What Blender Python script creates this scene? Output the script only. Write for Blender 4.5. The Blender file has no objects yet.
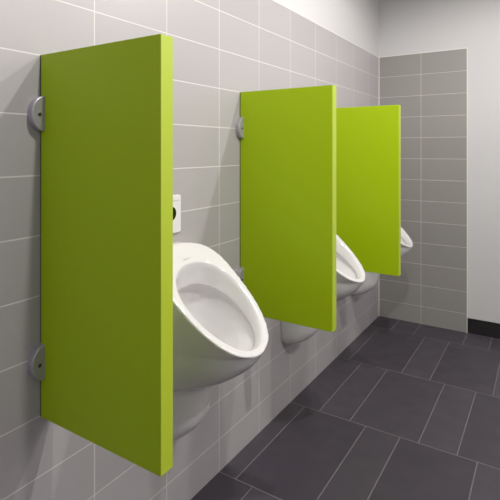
import bpy, bmesh, math
from mathutils import Vector

# All coordinates below are written in wall-row units (one tile row = 0.2) and
# scaled by S to real metres (tiles 30 x 15 cm, partitions 90 cm high).
S = 0.75
C = bpy.context.scene.collection

# ------------------------------------------------------------------ materials
def new_mat(name):
    m = bpy.data.materials.new(name); m.use_nodes = True
    nt = m.node_tree
    return m, nt, nt.nodes['Principled BSDF']

def setin(n, key, v):
    if key in n.inputs: n.inputs[key].default_value = v

def srgb(r, g, b):
    f = lambda c: (c/255/12.92) if c/255 <= .04045 else ((c/255+.055)/1.055)**2.4
    return (f(r), f(g), f(b), 1)

def mth(nt, op, a, b=None, c=None):
    n = nt.nodes.new('ShaderNodeMath'); n.operation = op
    for i, v in enumerate((a, b, c)):
        if v is None: continue
        if isinstance(v, (int, float)): n.inputs[i].default_value = v
        else: nt.links.new(v, n.inputs[i])
    return n.outputs[0]

def coords(nt):
    g = nt.nodes.new('ShaderNodeNewGeometry')
    s = nt.nodes.new('ShaderNodeVectorMath'); s.operation = 'SCALE'; s.inputs['Scale'].default_value = 1/S
    nt.links.new(g.outputs['Position'], s.inputs[0])
    x = nt.nodes.new('ShaderNodeSeparateXYZ'); nt.links.new(s.outputs[0], x.inputs[0])
    return s.outputs[0], x.outputs[0], x.outputs[1], x.outputs[2]

def mix(nt, fac, a, b):
    n = nt.nodes.new('ShaderNodeMix'); n.data_type = 'RGBA'
    if isinstance(fac, (int, float)): n.inputs[0].default_value = fac
    else: nt.links.new(fac, n.inputs[0])
    for i, v in ((6, a), (7, b)):
        if isinstance(v, tuple): n.inputs[i].default_value = v
        else: nt.links.new(v, n.inputs[i])
    return n.outputs[2]

def line_dist(nt, v, off, pitch):
    """distance of v to nearest off + k*pitch"""
    t = mth(nt, 'DIVIDE', mth(nt, 'SUBTRACT', v, off), pitch)
    fr = mth(nt, 'FRACT', mth(nt, 'ADD', t, .5))
    return mth(nt, 'MULTIPLY', mth(nt, 'ABSOLUTE', mth(nt, 'SUBTRACT', fr, .5)), pitch)

def mask_from_dist(nt, d, w):
    mr = nt.nodes.new('ShaderNodeMapRange'); mr.interpolation_type = 'SMOOTHSTEP'
    nt.links.new(d, mr.inputs[0])
    mr.inputs[1].default_value = w*.7; mr.inputs[2].default_value = w*1.3
    mr.inputs[3].default_value = 1; mr.inputs[4].default_value = 0
    return mr.outputs[0]

def bump(nt, bs, h, strength, dist, invert=False):
    b = nt.nodes.new('ShaderNodeBump'); b.inputs['Strength'].default_value = strength
    b.inputs['Distance'].default_value = dist; b.invert = invert
    nt.links.new(h, b.inputs['Height']); nt.links.new(b.outputs[0], bs.inputs['Normal'])

def wall_tile_mat(name, horiz, off, col, grout):
    m, nt, bs = new_mat(name)
    pos, X, Y, Z = coords(nt)
    H = {'x': X, 'y': Y}[horiz]
    d = mth(nt, 'MINIMUM', line_dist(nt, H, off, .4), line_dist(nt, Z, 2.567, .2))
    k = mask_from_dist(nt, d, .0021)
    # small tone change from tile to tile
    cx = mth(nt, 'FLOOR', mth(nt, 'DIVIDE', mth(nt, 'SUBTRACT', H, off), .4))
    cz = mth(nt, 'FLOOR', mth(nt, 'DIVIDE', mth(nt, 'SUBTRACT', Z, 2.567), .2))
    cmb = nt.nodes.new('ShaderNodeCombineXYZ'); nt.links.new(cx, cmb.inputs[0]); nt.links.new(cz, cmb.inputs[1])
    wn = nt.nodes.new('ShaderNodeTexWhiteNoise'); wn.noise_dimensions = '2D'; nt.links.new(cmb.outputs[0], wn.inputs['Vector'])
    c2 = tuple(list(v*.95 for v in col[:3])+[1])
    base = mix(nt, wn.outputs['Value'], col, c2)
    nt.links.new(mix(nt, k, base, grout), bs.inputs['Base Color'])
    nt.links.new(mth(nt, 'ADD', mth(nt, 'MULTIPLY', k, .45), .36), bs.inputs['Roughness'])
    bump(nt, bs, k, .25, .001, True)
    return m

def floor_mat():
    m, nt, bs = new_mat('anthracite floor tile')
    pos, X, Y, Z = coords(nt)
    P = .807; t = mth(nt, 'DIVIDE', mth(nt, 'SUBTRACT', Y, 1.99), P)
    idx = mth(nt, 'FLOOR', t)
    odd = mth(nt, 'ABSOLUTE', mth(nt, 'MODULO', idx, 2))
    dy = line_dist(nt, Y, 1.99, P)
    xs = mth(nt, 'SUBTRACT', X, mth(nt, 'MULTIPLY', odd, .3))
    m6 = line_dist(nt, xs, 0, .6)
    dx = mth(nt, 'ABSOLUTE', mth(nt, 'SUBTRACT', m6, .1))
    k = mask_from_dist(nt, mth(nt, 'MINIMUM', dx, dy), .0026)
    narrow = mth(nt, 'LESS_THAN', m6, .1)
    ix = mth(nt, 'ADD', mth(nt, 'FLOOR', mth(nt, 'ADD', mth(nt, 'DIVIDE', xs, .3), .5)), mth(nt, 'MULTIPLY', narrow, 17))
    cmb = nt.nodes.new('ShaderNodeCombineXYZ')
    wide_id = mth(nt, 'FLOOR', mth(nt, 'DIVIDE', mth(nt, 'ADD', xs, .1), .6))
    nt.links.new(mth(nt, 'ADD', wide_id, mth(nt, 'MULTIPLY', narrow, 31)), cmb.inputs[0]); nt.links.new(idx, cmb.inputs[1])
    wn = nt.nodes.new('ShaderNodeTexWhiteNoise'); wn.noise_dimensions = '2D'; nt.links.new(cmb.outputs[0], wn.inputs['Vector'])
    no = nt.nodes.new('ShaderNodeTexNoise'); no.inputs['Scale'].default_value = 7; no.inputs['Detail'].default_value = 5
    nt.links.new(pos, no.inputs['Vector'])
    fac = mth(nt, 'ADD', mth(nt, 'MULTIPLY', mth(nt, 'SUBTRACT', wn.outputs['Value'], mth(nt, 'MULTIPLY', narrow, .7)), .5), mth(nt, 'MULTIPLY', no.outputs['Fac'], .8))
    base = mix(nt, fac, FLOOR_A, FLOOR_B)
    nt.links.new(mix(nt, k, base, FLOOR_G), bs.inputs['Base Color'])
    nt.links.new(mth(nt, 'ADD', mth(nt, 'MULTIPLY', no.outputs['Fac'], .2), .38), bs.inputs['Roughness'])
    bump(nt, bs, k, .25, .001, True)
    return m

def plain(name, col, rough, metal=0, coat=0, noise=.0, scale=40, bstr=.0):
    m, nt, bs = new_mat(name)
    no = nt.nodes.new('ShaderNodeTexNoise'); no.inputs['Scale'].default_value = scale; no.inputs['Detail'].default_value = 4
    tc = nt.nodes.new('ShaderNodeTexCoord'); nt.links.new(tc.outputs['Object'], no.inputs['Vector'])
    c2 = tuple([v*(1-noise) for v in col[:3]]+[1])
    nt.links.new(mix(nt, no.outputs['Fac'], col, c2), bs.inputs['Base Color'])
    bs.inputs['Roughness'].default_value = rough; bs.inputs['Metallic'].default_value = metal
    setin(bs, 'Coat Weight', coat); setin(bs, 'Coat Roughness', .08)
    if bstr: bump(nt, bs, no.outputs['Fac'], bstr, .001)
    return m

FLOOR_A = srgb(59, 54, 61); FLOOR_B = srgb(45, 39, 49); FLOOR_G = srgb(100, 94, 98)
TILE = srgb(162, 157, 159); GROUT = srgb(202, 199, 196)
TILE_B = srgb(134, 131, 127)
M_left = wall_tile_mat('light grey wall tile', 'y', 1.19, TILE, GROUT)
M_back = wall_tile_mat('grey end wall tile', 'x', 0.0, TILE_B, srgb(178, 175, 170))
M_floor = floor_mat()
M_wall = plain('white wall paint', srgb(190, 188, 189), .85, noise=.02, scale=60, bstr=.05)
M_ceil = plain('white ceiling paint', srgb(235, 233, 231), .9, noise=.02)
M_trimw = plain('white tile edging', srgb(206, 204, 200), .4, noise=.02)
M_base = plain('black baseboard tile', srgb(24, 22, 23), .3, noise=.1)
M_green = plain('lime green laminate', srgb(153, 181, 0), .42, noise=.04, scale=180, bstr=.04)
for _n in M_green.node_tree.nodes:
    if _n.type == 'BSDF_PRINCIPLED': _n.inputs['Specular IOR Level'].default_value = .22
M_edge = plain('lime green edge band', srgb(166, 186, 36), .4, noise=.03, scale=120)
M_gap = plain('dark gap shade', srgb(30, 30, 22), .7, noise=.1)  # shade of the slit between panel and wall, put in as colour
M_cer = plain('glazed white ceramic', srgb(214, 211, 212), .12, coat=.5, noise=.01)
M_clamp = plain('satin aluminium', srgb(176, 172, 180), .35, metal=.55, noise=.06, scale=90)
M_screw = plain('dark steel screw', srgb(96, 92, 84), .35, metal=.8, noise=.1)
M_hole = plain('black screw recess', srgb(12, 12, 10), .6, noise=.1)
M_plate = plain('white plastic', srgb(218, 216, 218), .3, noise=.01)
M_sensor = plain('black sensor lens', srgb(10, 10, 12), .1, noise=.1)
M_mark = plain('grey printed mark', srgb(180, 178, 181), .4, noise=.05)

# -------------------------------------------------------------------- helpers
def link(name, bm, mat, parent=None, loc=(0, 0, 0), smooth=False, mats=None):
    me = bpy.data.meshes.new(name)
    bmesh.ops.recalc_face_normals(bm, faces=bm.faces)
    bm.to_mesh(me); bm.free()
    for m in (mats or [mat]): me.materials.append(m)
    if smooth:
        for p in me.polygons: p.use_smooth = True
    me.transform(__import__('mathutils').Matrix.Scale(S, 4))
    o = bpy.data.objects.new(name, me); C.objects.link(o)
    o.location = Vector(loc)*S
    if parent: o.parent = parent
    return o

def box(bm, x0, x1, y0, y1, z0, z1, bevel=0, seg=2):
    v = [bm.verts.new(p) for p in ((x0,y0,z0),(x1,y0,z0),(x1,y1,z0),(x0,y1,z0),(x0,y0,z1),(x1,y0,z1),(x1,y1,z1),(x0,y1,z1))]
    f = [bm.faces.new([v[i] for i in q]) for q in ((3,2,1,0),(4,5,6,7),(0,1,5,4),(1,2,6,5),(2,3,7,6),(3,0,4,7))]
    if bevel:
        es = list({e for ff in f for e in ff.edges})
        bmesh.ops.bevel(bm, geom=es, offset=bevel, segments=seg, profile=.5, affect='EDGES')

def bx(*a, **k):
    bm = bmesh.new(); box(bm, *a, **k); return bm

def struct(name, bm, mat, parent=None):
    o = link(name, bm, mat, parent)
    o['kind'] = 'structure'
    return o

def thing(name, label, cat, loc, group=None):
    o = bpy.data.objects.new(name, None); C.objects.link(o); o.location = Vector(loc)*S
    o.empty_display_size = .1
    o['label'] = label; o['category'] = cat
    if group: o['group'] = group
    return o

def loft(bm, rings, closed=True, cap=True):
    vs = [[bm.verts.new(p) for p in r] for r in rings]
    n = len(vs[0])
    for a, b in zip(vs, vs[1:]):
        for i in range(n if closed else n-1):
            j = (i+1) % n
            bm.faces.new((a[i], a[j], b[j], b[i]))
    if cap:
        bm.faces.new(vs[0]); bm.faces.new(vs[-1])
    return vs

def interp(tab, t):
    """smooth (Catmull-Rom like, monotone enough) interpolation of a table [(t, v...)...]"""
    if t <= tab[0][0]: return tab[0][1:]
    for i in range(len(tab)-1):
        if t <= tab[i+1][0]:
            t0, t1 = tab[i][0], tab[i+1][0]; u = (t-t0)/(t1-t0); out = []
            for c in range(1, len(tab[0])):
                p1, p2 = tab[i][c], tab[i+1][c]
                d = (p2-p1)/(t1-t0)
                dm = d if i == 0 else (p1-tab[i-1][c])/(t0-tab[i-1][0])
                dp = d if i+2 >= len(tab) else (tab[i+2][c]-p2)/(tab[i+2][0]-t1)
                m1 = 0 if dm*d <= 0 else 2*dm*d/(dm+d)
                m2 = 0 if dp*d <= 0 else 2*dp*d/(dp+d)
                if i == 0: m1 = d
                h = t1-t0
                out.append((2*u**3-3*u**2+1)*p1+(u**3-2*u**2+u)*h*m1+(-2*u**3+3*u**2)*p2+(u**3-u**2)*h*m2)
            return tuple(out)
    return tab[-1][1:]

# ------------------------------------------------------------------ room shell
YB = 4.723; YF = -2.6; XR = 3.6; ZC = 3.45; TOP = 2.567; TX = .8
struct('floor', bx(-.3, XR+.3, YF-.3, YB+.4, -.15, 0), M_floor)
struct('ceiling', bx(-.3, XR+.3, YF-.3, YB+.4, ZC, ZC+.15), M_ceil)
wl = struct('wall_left', bx(-.3, -.006, YF-.3, YB+.4, 0, ZC), M_wall)
struct('tile_cladding', bx(-.006, 0, YF, YB, 0, TOP), M_left, wl)
struct('tile_edging', bx(-.006, .0012, YF, YB, TOP, TOP+.007), M_trimw, wl)
wb = struct('wall_back', bx(-.006, XR+.3, YB+.012, YB+.4, 0, ZC), M_wall)
struct('tile_cladding', bx(0, TX-.006, YB, YB+.012, 0, TOP), M_back, wb)
e = bmesh.new(); box(e, 0, TX, YB-.001, YB+.012, TOP, TOP+.007); box(e, TX-.006, TX, YB-.001, YB+.012, 0, TOP)
struct('tile_edging', e, M_trimw, wb)
struct('corner_seal', bx(0, .006, YB-.006, YB, 0, TOP), M_trimw, wb)
struct('baseboard_back', bx(TX, XR, YB, YB+.012, 0, .132), M_base)
struct('wall_right', bx(XR, XR+.3, YF-.3, YB+.012, 0, ZC), M_wall)
struct('wall_front', bx(-.006, XR, YF-.3, YF, 0, ZC), M_wall)

# --------------------------------------------------------- partition (prototype)
PZ0, PZ1, PX, PT = .765, 1.967, .537, .05
def half_disc(side):
    """half-moon clamp lying flat on the wall, straight edge against the panel"""
    r, th = .058, .027; bm = bmesh.new()
    n = 28
    def ring(rr, x):
        a = [Vector((x, side*(rr*.80*math.sin(math.pi*i/n)), rr*math.cos(math.pi*i/n))) for i in range(n+1)]
        return a
    loft(bm, [ring(r, 0), ring(r, th-.004), ring(r-.001, th-.0012), ring(r-.004, th)], closed=True, cap=True)
    return bm

def screw_bm(side):
    bm = bmesh.new(); n = 16; cy = side*.019
    def ring(rr, x): return [Vector((x, cy+rr*math.cos(2*math.pi*i/n), -.004+rr*math.sin(2*math.pi*i/n))) for i in range(n)]
    loft(bm, [ring(.007, .025), ring(.007, .0275), ring(.006, .0282), ring(.004, .0275), ring(.004, .0262)])
    return bm

def make_partition():
    t = thing('urinal_partition', '', 'partition', (0, 0, PZ0), 'lime green urinal partitions')
    h = PZ1-PZ0
    bm = bx(.0045, PX-.002, 0, PT, 0, h, bevel=.0012, seg=2)
    link('panel', bm, M_green, t)
    link('edge_band', bx(PX-.002, PX, .0006, PT-.0006, .0006, h-.0006, bevel=.0005, seg=1), M_edge, t)
    link('gap_shade', bx(0, .0045, .0005, PT-.0005, 0, h), M_gap, t)  # dark strip standing in for the shaded gap behind the panel
    for z in (1.771-PZ0, .952-PZ0):
        for side, y in ((-1, 0), (1, PT)):
            c = link('clamp', half_disc(side), M_clamp, t, (0, y, z))
            link('screw', screw_bm(side), None, c, mats=[M_screw])
            link('screw_recess', recess_bm(side), M_hole, c)
    return t

def recess_bm(side):
    bm = bmesh.new(); cy = side*.019; n = 6
    def ring(x): return [Vector((x, cy+.0042*math.cos(2*math.pi*i/n), -.004+.0042*math.sin(2*math.pi*i/n))) for i in range(n)]
    loft(bm, [ring(.0260), ring(.0279)])
    return bm

def dup(root, loc, label):
    r = root.copy(); C.objects.link(r); r.location = Vector(loc)*S; r['label'] = label
    for ch in list(root.children):
        c = ch.copy(); C.objects.link(c); c.parent = r
        for g in ch.children:
            d = g.copy(); C.objects.link(d); d.parent = c
    return r

p0 = make_partition()
p0.location = Vector((0, .964, PZ0))*S
p0['label'] = 'largest, nearest lime green partition panel, with both wall clamps in full view'
dup(p0, (0, 2.183, PZ0), 'lime green partition panel in the middle, between the nearest and the second urinal')
dup(p0, (0, 3.402, PZ0), 'smallest, farthest lime green partition panel, closest to the grey tiled end wall')

# -------------------------------------------------------------- urinal (prototype)
def gen_urinal_mesh():
    # outer body: horizontal D sections, widths W and un-cut front depth F per height
    tab = [(.408, .085, .045), (.415, .108, .078), (.432, .130, .115), (.465, .146, .155), (.51, .153, .188), (.57, .158, .208),
           (.62, .163, .218), (.665, .169, .225), (.684, .177, .243), (.700, .185, .282), (.72, .191, .328), (.75, .196, .378), (.785, .201, .425), (.82, .205, .458),
           (.85, .208, .477), (.865, .209, .487), (.88, .211, .515), (.90, .213, .55), (.94, .216, .64), (.98, .219, .78), (1.03, .222, 1.05),
           (1.10, .225, 1.4), (1.14, .222, 1.4), (1.165, .214, 1.4), (1.19, .196, 1.3), (1.205, .178, 1.3), (1.218, .150, 1.2), (1.228, .112, 1.0), (1.236, .060, .8), (1.239, .02, .7)]
    def sect(z, W, F, n=56):
        r = []
        for i in range(n+1):
            a = -math.pi/2+math.pi*i/n
            r.append(Vector((F*abs(math.cos(a))**(2/2.15), W*math.copysign(abs(math.sin(a))**(2/2.15), math.sin(a)), z)))
        return r
    zs = []
    for a, b in zip(tab, tab[1:]):
        k = max(1, int(round((b[0]-a[0])/.012)))
        zs += [a[0]+(b[0]-a[0])*i/k for i in range(k)]
    zs.append(tab[-1][0])
    bm = bmesh.new()
    loft(bm, [sect(z, *interp(tab, z)) for z in zs])
    # cut by the slanting rim plane
    n = Vector((.656, 0, .754))
    res = bmesh.ops.bisect_plane(bm, geom=list(bm.verts)+list(bm.edges)+list(bm.faces), plane_co=Vector((.484, 0, .862)), plane_no=n, clear_outer=True)
    bmesh.ops.holes_fill(bm, edges=[e for e in bm.edges if e.is_boundary], sides=0)
    bmesh.ops.recalc_face_normals(bm, faces=bm.faces)
    # cavity
    bc = bmesh.new()
    u = Vector((.754, 0, -.656)); cen = Vector((.2985, 0, 1.023))
    prof = [(-.05, 0, .250, .212), (-.01, 0, .2285, .190), (.0, 0, .221, .182), (.012, 0.003, .213, .173), (.035, .009, .202, .163), (.058, .016, .190, .155), (.064, .018, .187, .154),
            (.067, .014, .199, .166), (.10, .008, .195, .163), (.15, .0, .165, .146), (.20, .0, .132, .125), (.25, .005, .098, .098), (.285, .01, .062, .065), (.305, .01, .03, .03)]
    def oring(d, sh, hl, hw, m=72):
        o = []
        for i in range(m):
            a = 2*math.pi*i/m
            ca, sa = math.cos(a), math.sin(a)
            uu = hl*math.copysign(abs(ca)**(2/2.1), ca)
            w = hw*math.copysign(abs(sa)**(2/2.1), sa)*(1-.16*ca-.0*ca*ca)
            k = max(0, min(1, d/.012))*max(0, min(1, (.27-d)/.17))
            o.append(cen+u*(uu+sh)-n*d*(1-.5*k*ca)+Vector((0, w, 0)))
        return o
    loft(bc, [oring(*p) for p in prof])
    bmesh.ops.recalc_face_normals(bc, faces=bc.faces)
    ma = bpy.data.meshes.new('body_tmp'); bm.to_mesh(ma); bm.free()
    mb = bpy.data.meshes.new('cavity_tmp'); bc.to_mesh(mb); bc.free()
    oa = bpy.data.objects.new('body_tmp', ma); ob = bpy.data.objects.new('cavity_tmp', mb)
    C.objects.link(oa); C.objects.link(ob)
    md = oa.modifiers.new('b', 'BOOLEAN'); md.operation = 'DIFFERENCE'; md.object = ob; md.solver = 'EXACT'
    md = oa.modifiers.new('r', 'REMESH'); md.mode = 'VOXEL'; md.voxel_size = .0045; md.adaptivity = 0
    md = oa.modifiers.new('s', 'SMOOTH'); md.factor = .5; md.iterations = 10
    dg = bpy.context.evaluated_depsgraph_get(); dg.update()
    me = bpy.data.meshes.new_from_object(oa.evaluated_get(dg))
    bpy.data.objects.remove(oa); bpy.data.objects.remove(ob)
    # flatten the back against the wall
    for v in me.vertices:
        if v.co.x < .006: v.co.x = .0005
    for p in me.polygons: p.use_smooth = True
    me.transform(__import__('mathutils').Matrix.Scale(S, 4))
    me.name = 'bowl'
    return me

ume = gen_urinal_mesh(); ume.materials.clear(); ume.materials.append(M_cer)
u0 = thing('urinal', 'nearest white ceramic wall urinal, largest, beside the nearest green partition', 'urinal', (0, 1.59, 0), 'white wall-hung urinals')
body = bpy.data.objects.new('bowl', ume); C.objects.link(body); body.parent = u0
# faint maker's mark printed on the upper lip (illegible in the photograph: a few tiny strokes)
mk = bmesh.new()
nn = Vector((.656, 0, .754)); uu = Vector((.754, 0, -.656)); c0 = Vector((.484, 0, .862))-uu*.490
for k, (w, h) in enumerate(((.008, .010), (.006, .006), (.007, .010), (.006, .006), (.006, .006))):
    y = -.018+k*.009
    pts = [c0+uu*(-h/2)+Vector((0, y-w/2, 0)), c0+uu*(-h/2)+Vector((0, y+w/2, 0)), c0+uu*(h/2)+Vector((0, y+w/2, 0)), c0+uu*(h/2)+Vector((0, y-w/2, 0))]
    inner = [c0+(p-c0-Vector((0, y, 0)))*.45+Vector((0, y, 0)) for p in pts]
    lo = [mk.verts.new(p-nn*.001) for p in pts]; hi = [mk.verts.new(p+nn*.0006) for p in pts]; hin = [mk.verts.new(p+nn*.0006) for p in inner]
    for i in range(4):
        j = (i+1) % 4
        if k == 2 and i == 1: continue
        mk.faces.new((hi[i], hi[j], hin[j], hin[i])); mk.faces.new((lo[i], lo[j], hi[j], hi[i]))
link('printed_mark', mk, M_mark, u0)
dup(u0, (0, 2.809, 0), 'second white ceramic urinal, half hidden behind the middle green partition')
dup(u0, (0, 4.028, 0), 'farthest white ceramic urinal, only its rim tip showing past the last green partition')

# ------------------------------------------------------------- flush sensor plates
def rrect(w, h, r, x, n=6):
    o = []
    for cx, cz, a0 in ((w-r, h-r, 0), (-w+r, h-r, 90), (-w+r, -h+r, 180), (w-r, -h+r, 270)):
        for i in range(n+1):
            a = math.radians(a0+90*i/n); o.append(Vector((x, cx+r*math.cos(a), cz+r*math.sin(a))))
    return o
f0 = thing('flush_plate', 'white flush plate with black round sensor above the nearest urinal', 'flush plate', (0, 1.588, 1.362), 'flush plates above the urinals')
bm = bmesh.new(); loft(bm, [rrect(.088, .085, .010, 0), rrect(.088, .085, .010, .006), rrect(.0865, .0835, .009, .009), rrect(.084, .081, .008, .010)])
link('cover', bm, M_plate, f0)
def disc(r0, x0, x1, r1, n=40):
    bm = bmesh.new(); loft(bm, [[Vector((x, r*math.cos(2*math.pi*i/n), r*math.sin(2*math.pi*i/n))) for i in range(n)] for x, r in ((x0, r0), (x1-.001, r0), (x1, r1))]); return bm
link('sensor', disc(.031, .009, .0125, .029), M_sensor, f0, (0, .022, .005))
bm = bmesh.new()
for k in range(5): box(bm, .0096, .0106, .030+k*.0095, .0365+k*.0095, .058, .063)
link('printed_mark', bm, M_mark, f0)
dup(f0, (0, 1.588+1.219, 1.362), 'white flush plate with black round sensor above the second urinal, behind the middle partition')
dup(f0, (0, 1.588+2.438, 1.362), 'white flush plate with black round sensor above the farthest urinal, behind the last partition')

# --------------------------------------------------------------------- lighting
def spot(x, y, power, size=.035, angle=172, col=(1, .975, .925)):
    l = bpy.data.lights.new('assumed ceiling spot', 'SPOT'); l.energy = power; l.spot_size = math.radians(angle); l.spot_blend = .35
    l.shadow_soft_size = size*S; l.color = col
    o = bpy.data.objects.new('assumed_ceiling_spot', l); C.objects.link(o); o.location = Vector((x, y, ZC-.03))*S
    return o
LP = 84
for x, y, p in ((1.4, -.7, .15), (1.35, 1.05, .95), (1.35, 2.85, 1.05), (3.0, 1.9, 1.4), (3.0, 4.0, .4)):  # assumed lamps, out of view, placed to fit the shadows and brightness
    spot(x, y, LP*p)
w = bpy.data.worlds.new('room'); bpy.context.scene.world = w; w.use_nodes = True
w.node_tree.nodes['Background'].inputs[0].default_value = (.75, .74, .8, 1)
w.node_tree.nodes['Background'].inputs[1].default_value = .0
l = bpy.data.lights.new('assumed_cool_fill', 'AREA'); l.energy = 8; l.shape = 'RECTANGLE'; l.size = 1.4*S; l.size_y = 1.0*S; l.color = (.74, .75, 1.0)  # added area fill behind the camera for an assumed cool light; no window built
o = bpy.data.objects.new('assumed_cool_fill', l); C.objects.link(o); o.location = Vector((1.3, -2.4, 2.3))*S
o.rotation_euler = (math.pi/2, 0, math.radians(10))

# ----------------------------------------------------------------------- camera
cam = bpy.data.cameras.new('camera'); co = bpy.data.objects.new('camera', cam); C.objects.link(co)
co.location = Vector((1.4178, 0, 1.6523))*S
co.rotation_euler = (math.pi/2, 0, .5781)
cam.sensor_width = 36; cam.sensor_fit = 'HORIZONTAL'
cam.lens = 475.82/500*36
cam.shift_x = (250-238.75)/500
cam.shift_y = -(250-149.65)/500
cam.clip_start = .02
bpy.context.scene.camera = co
vs = bpy.context.scene.view_settings
vs.view_transform = 'Standard'; vs.look = 'None'; vs.exposure = -.33; vs.gamma = 1.12
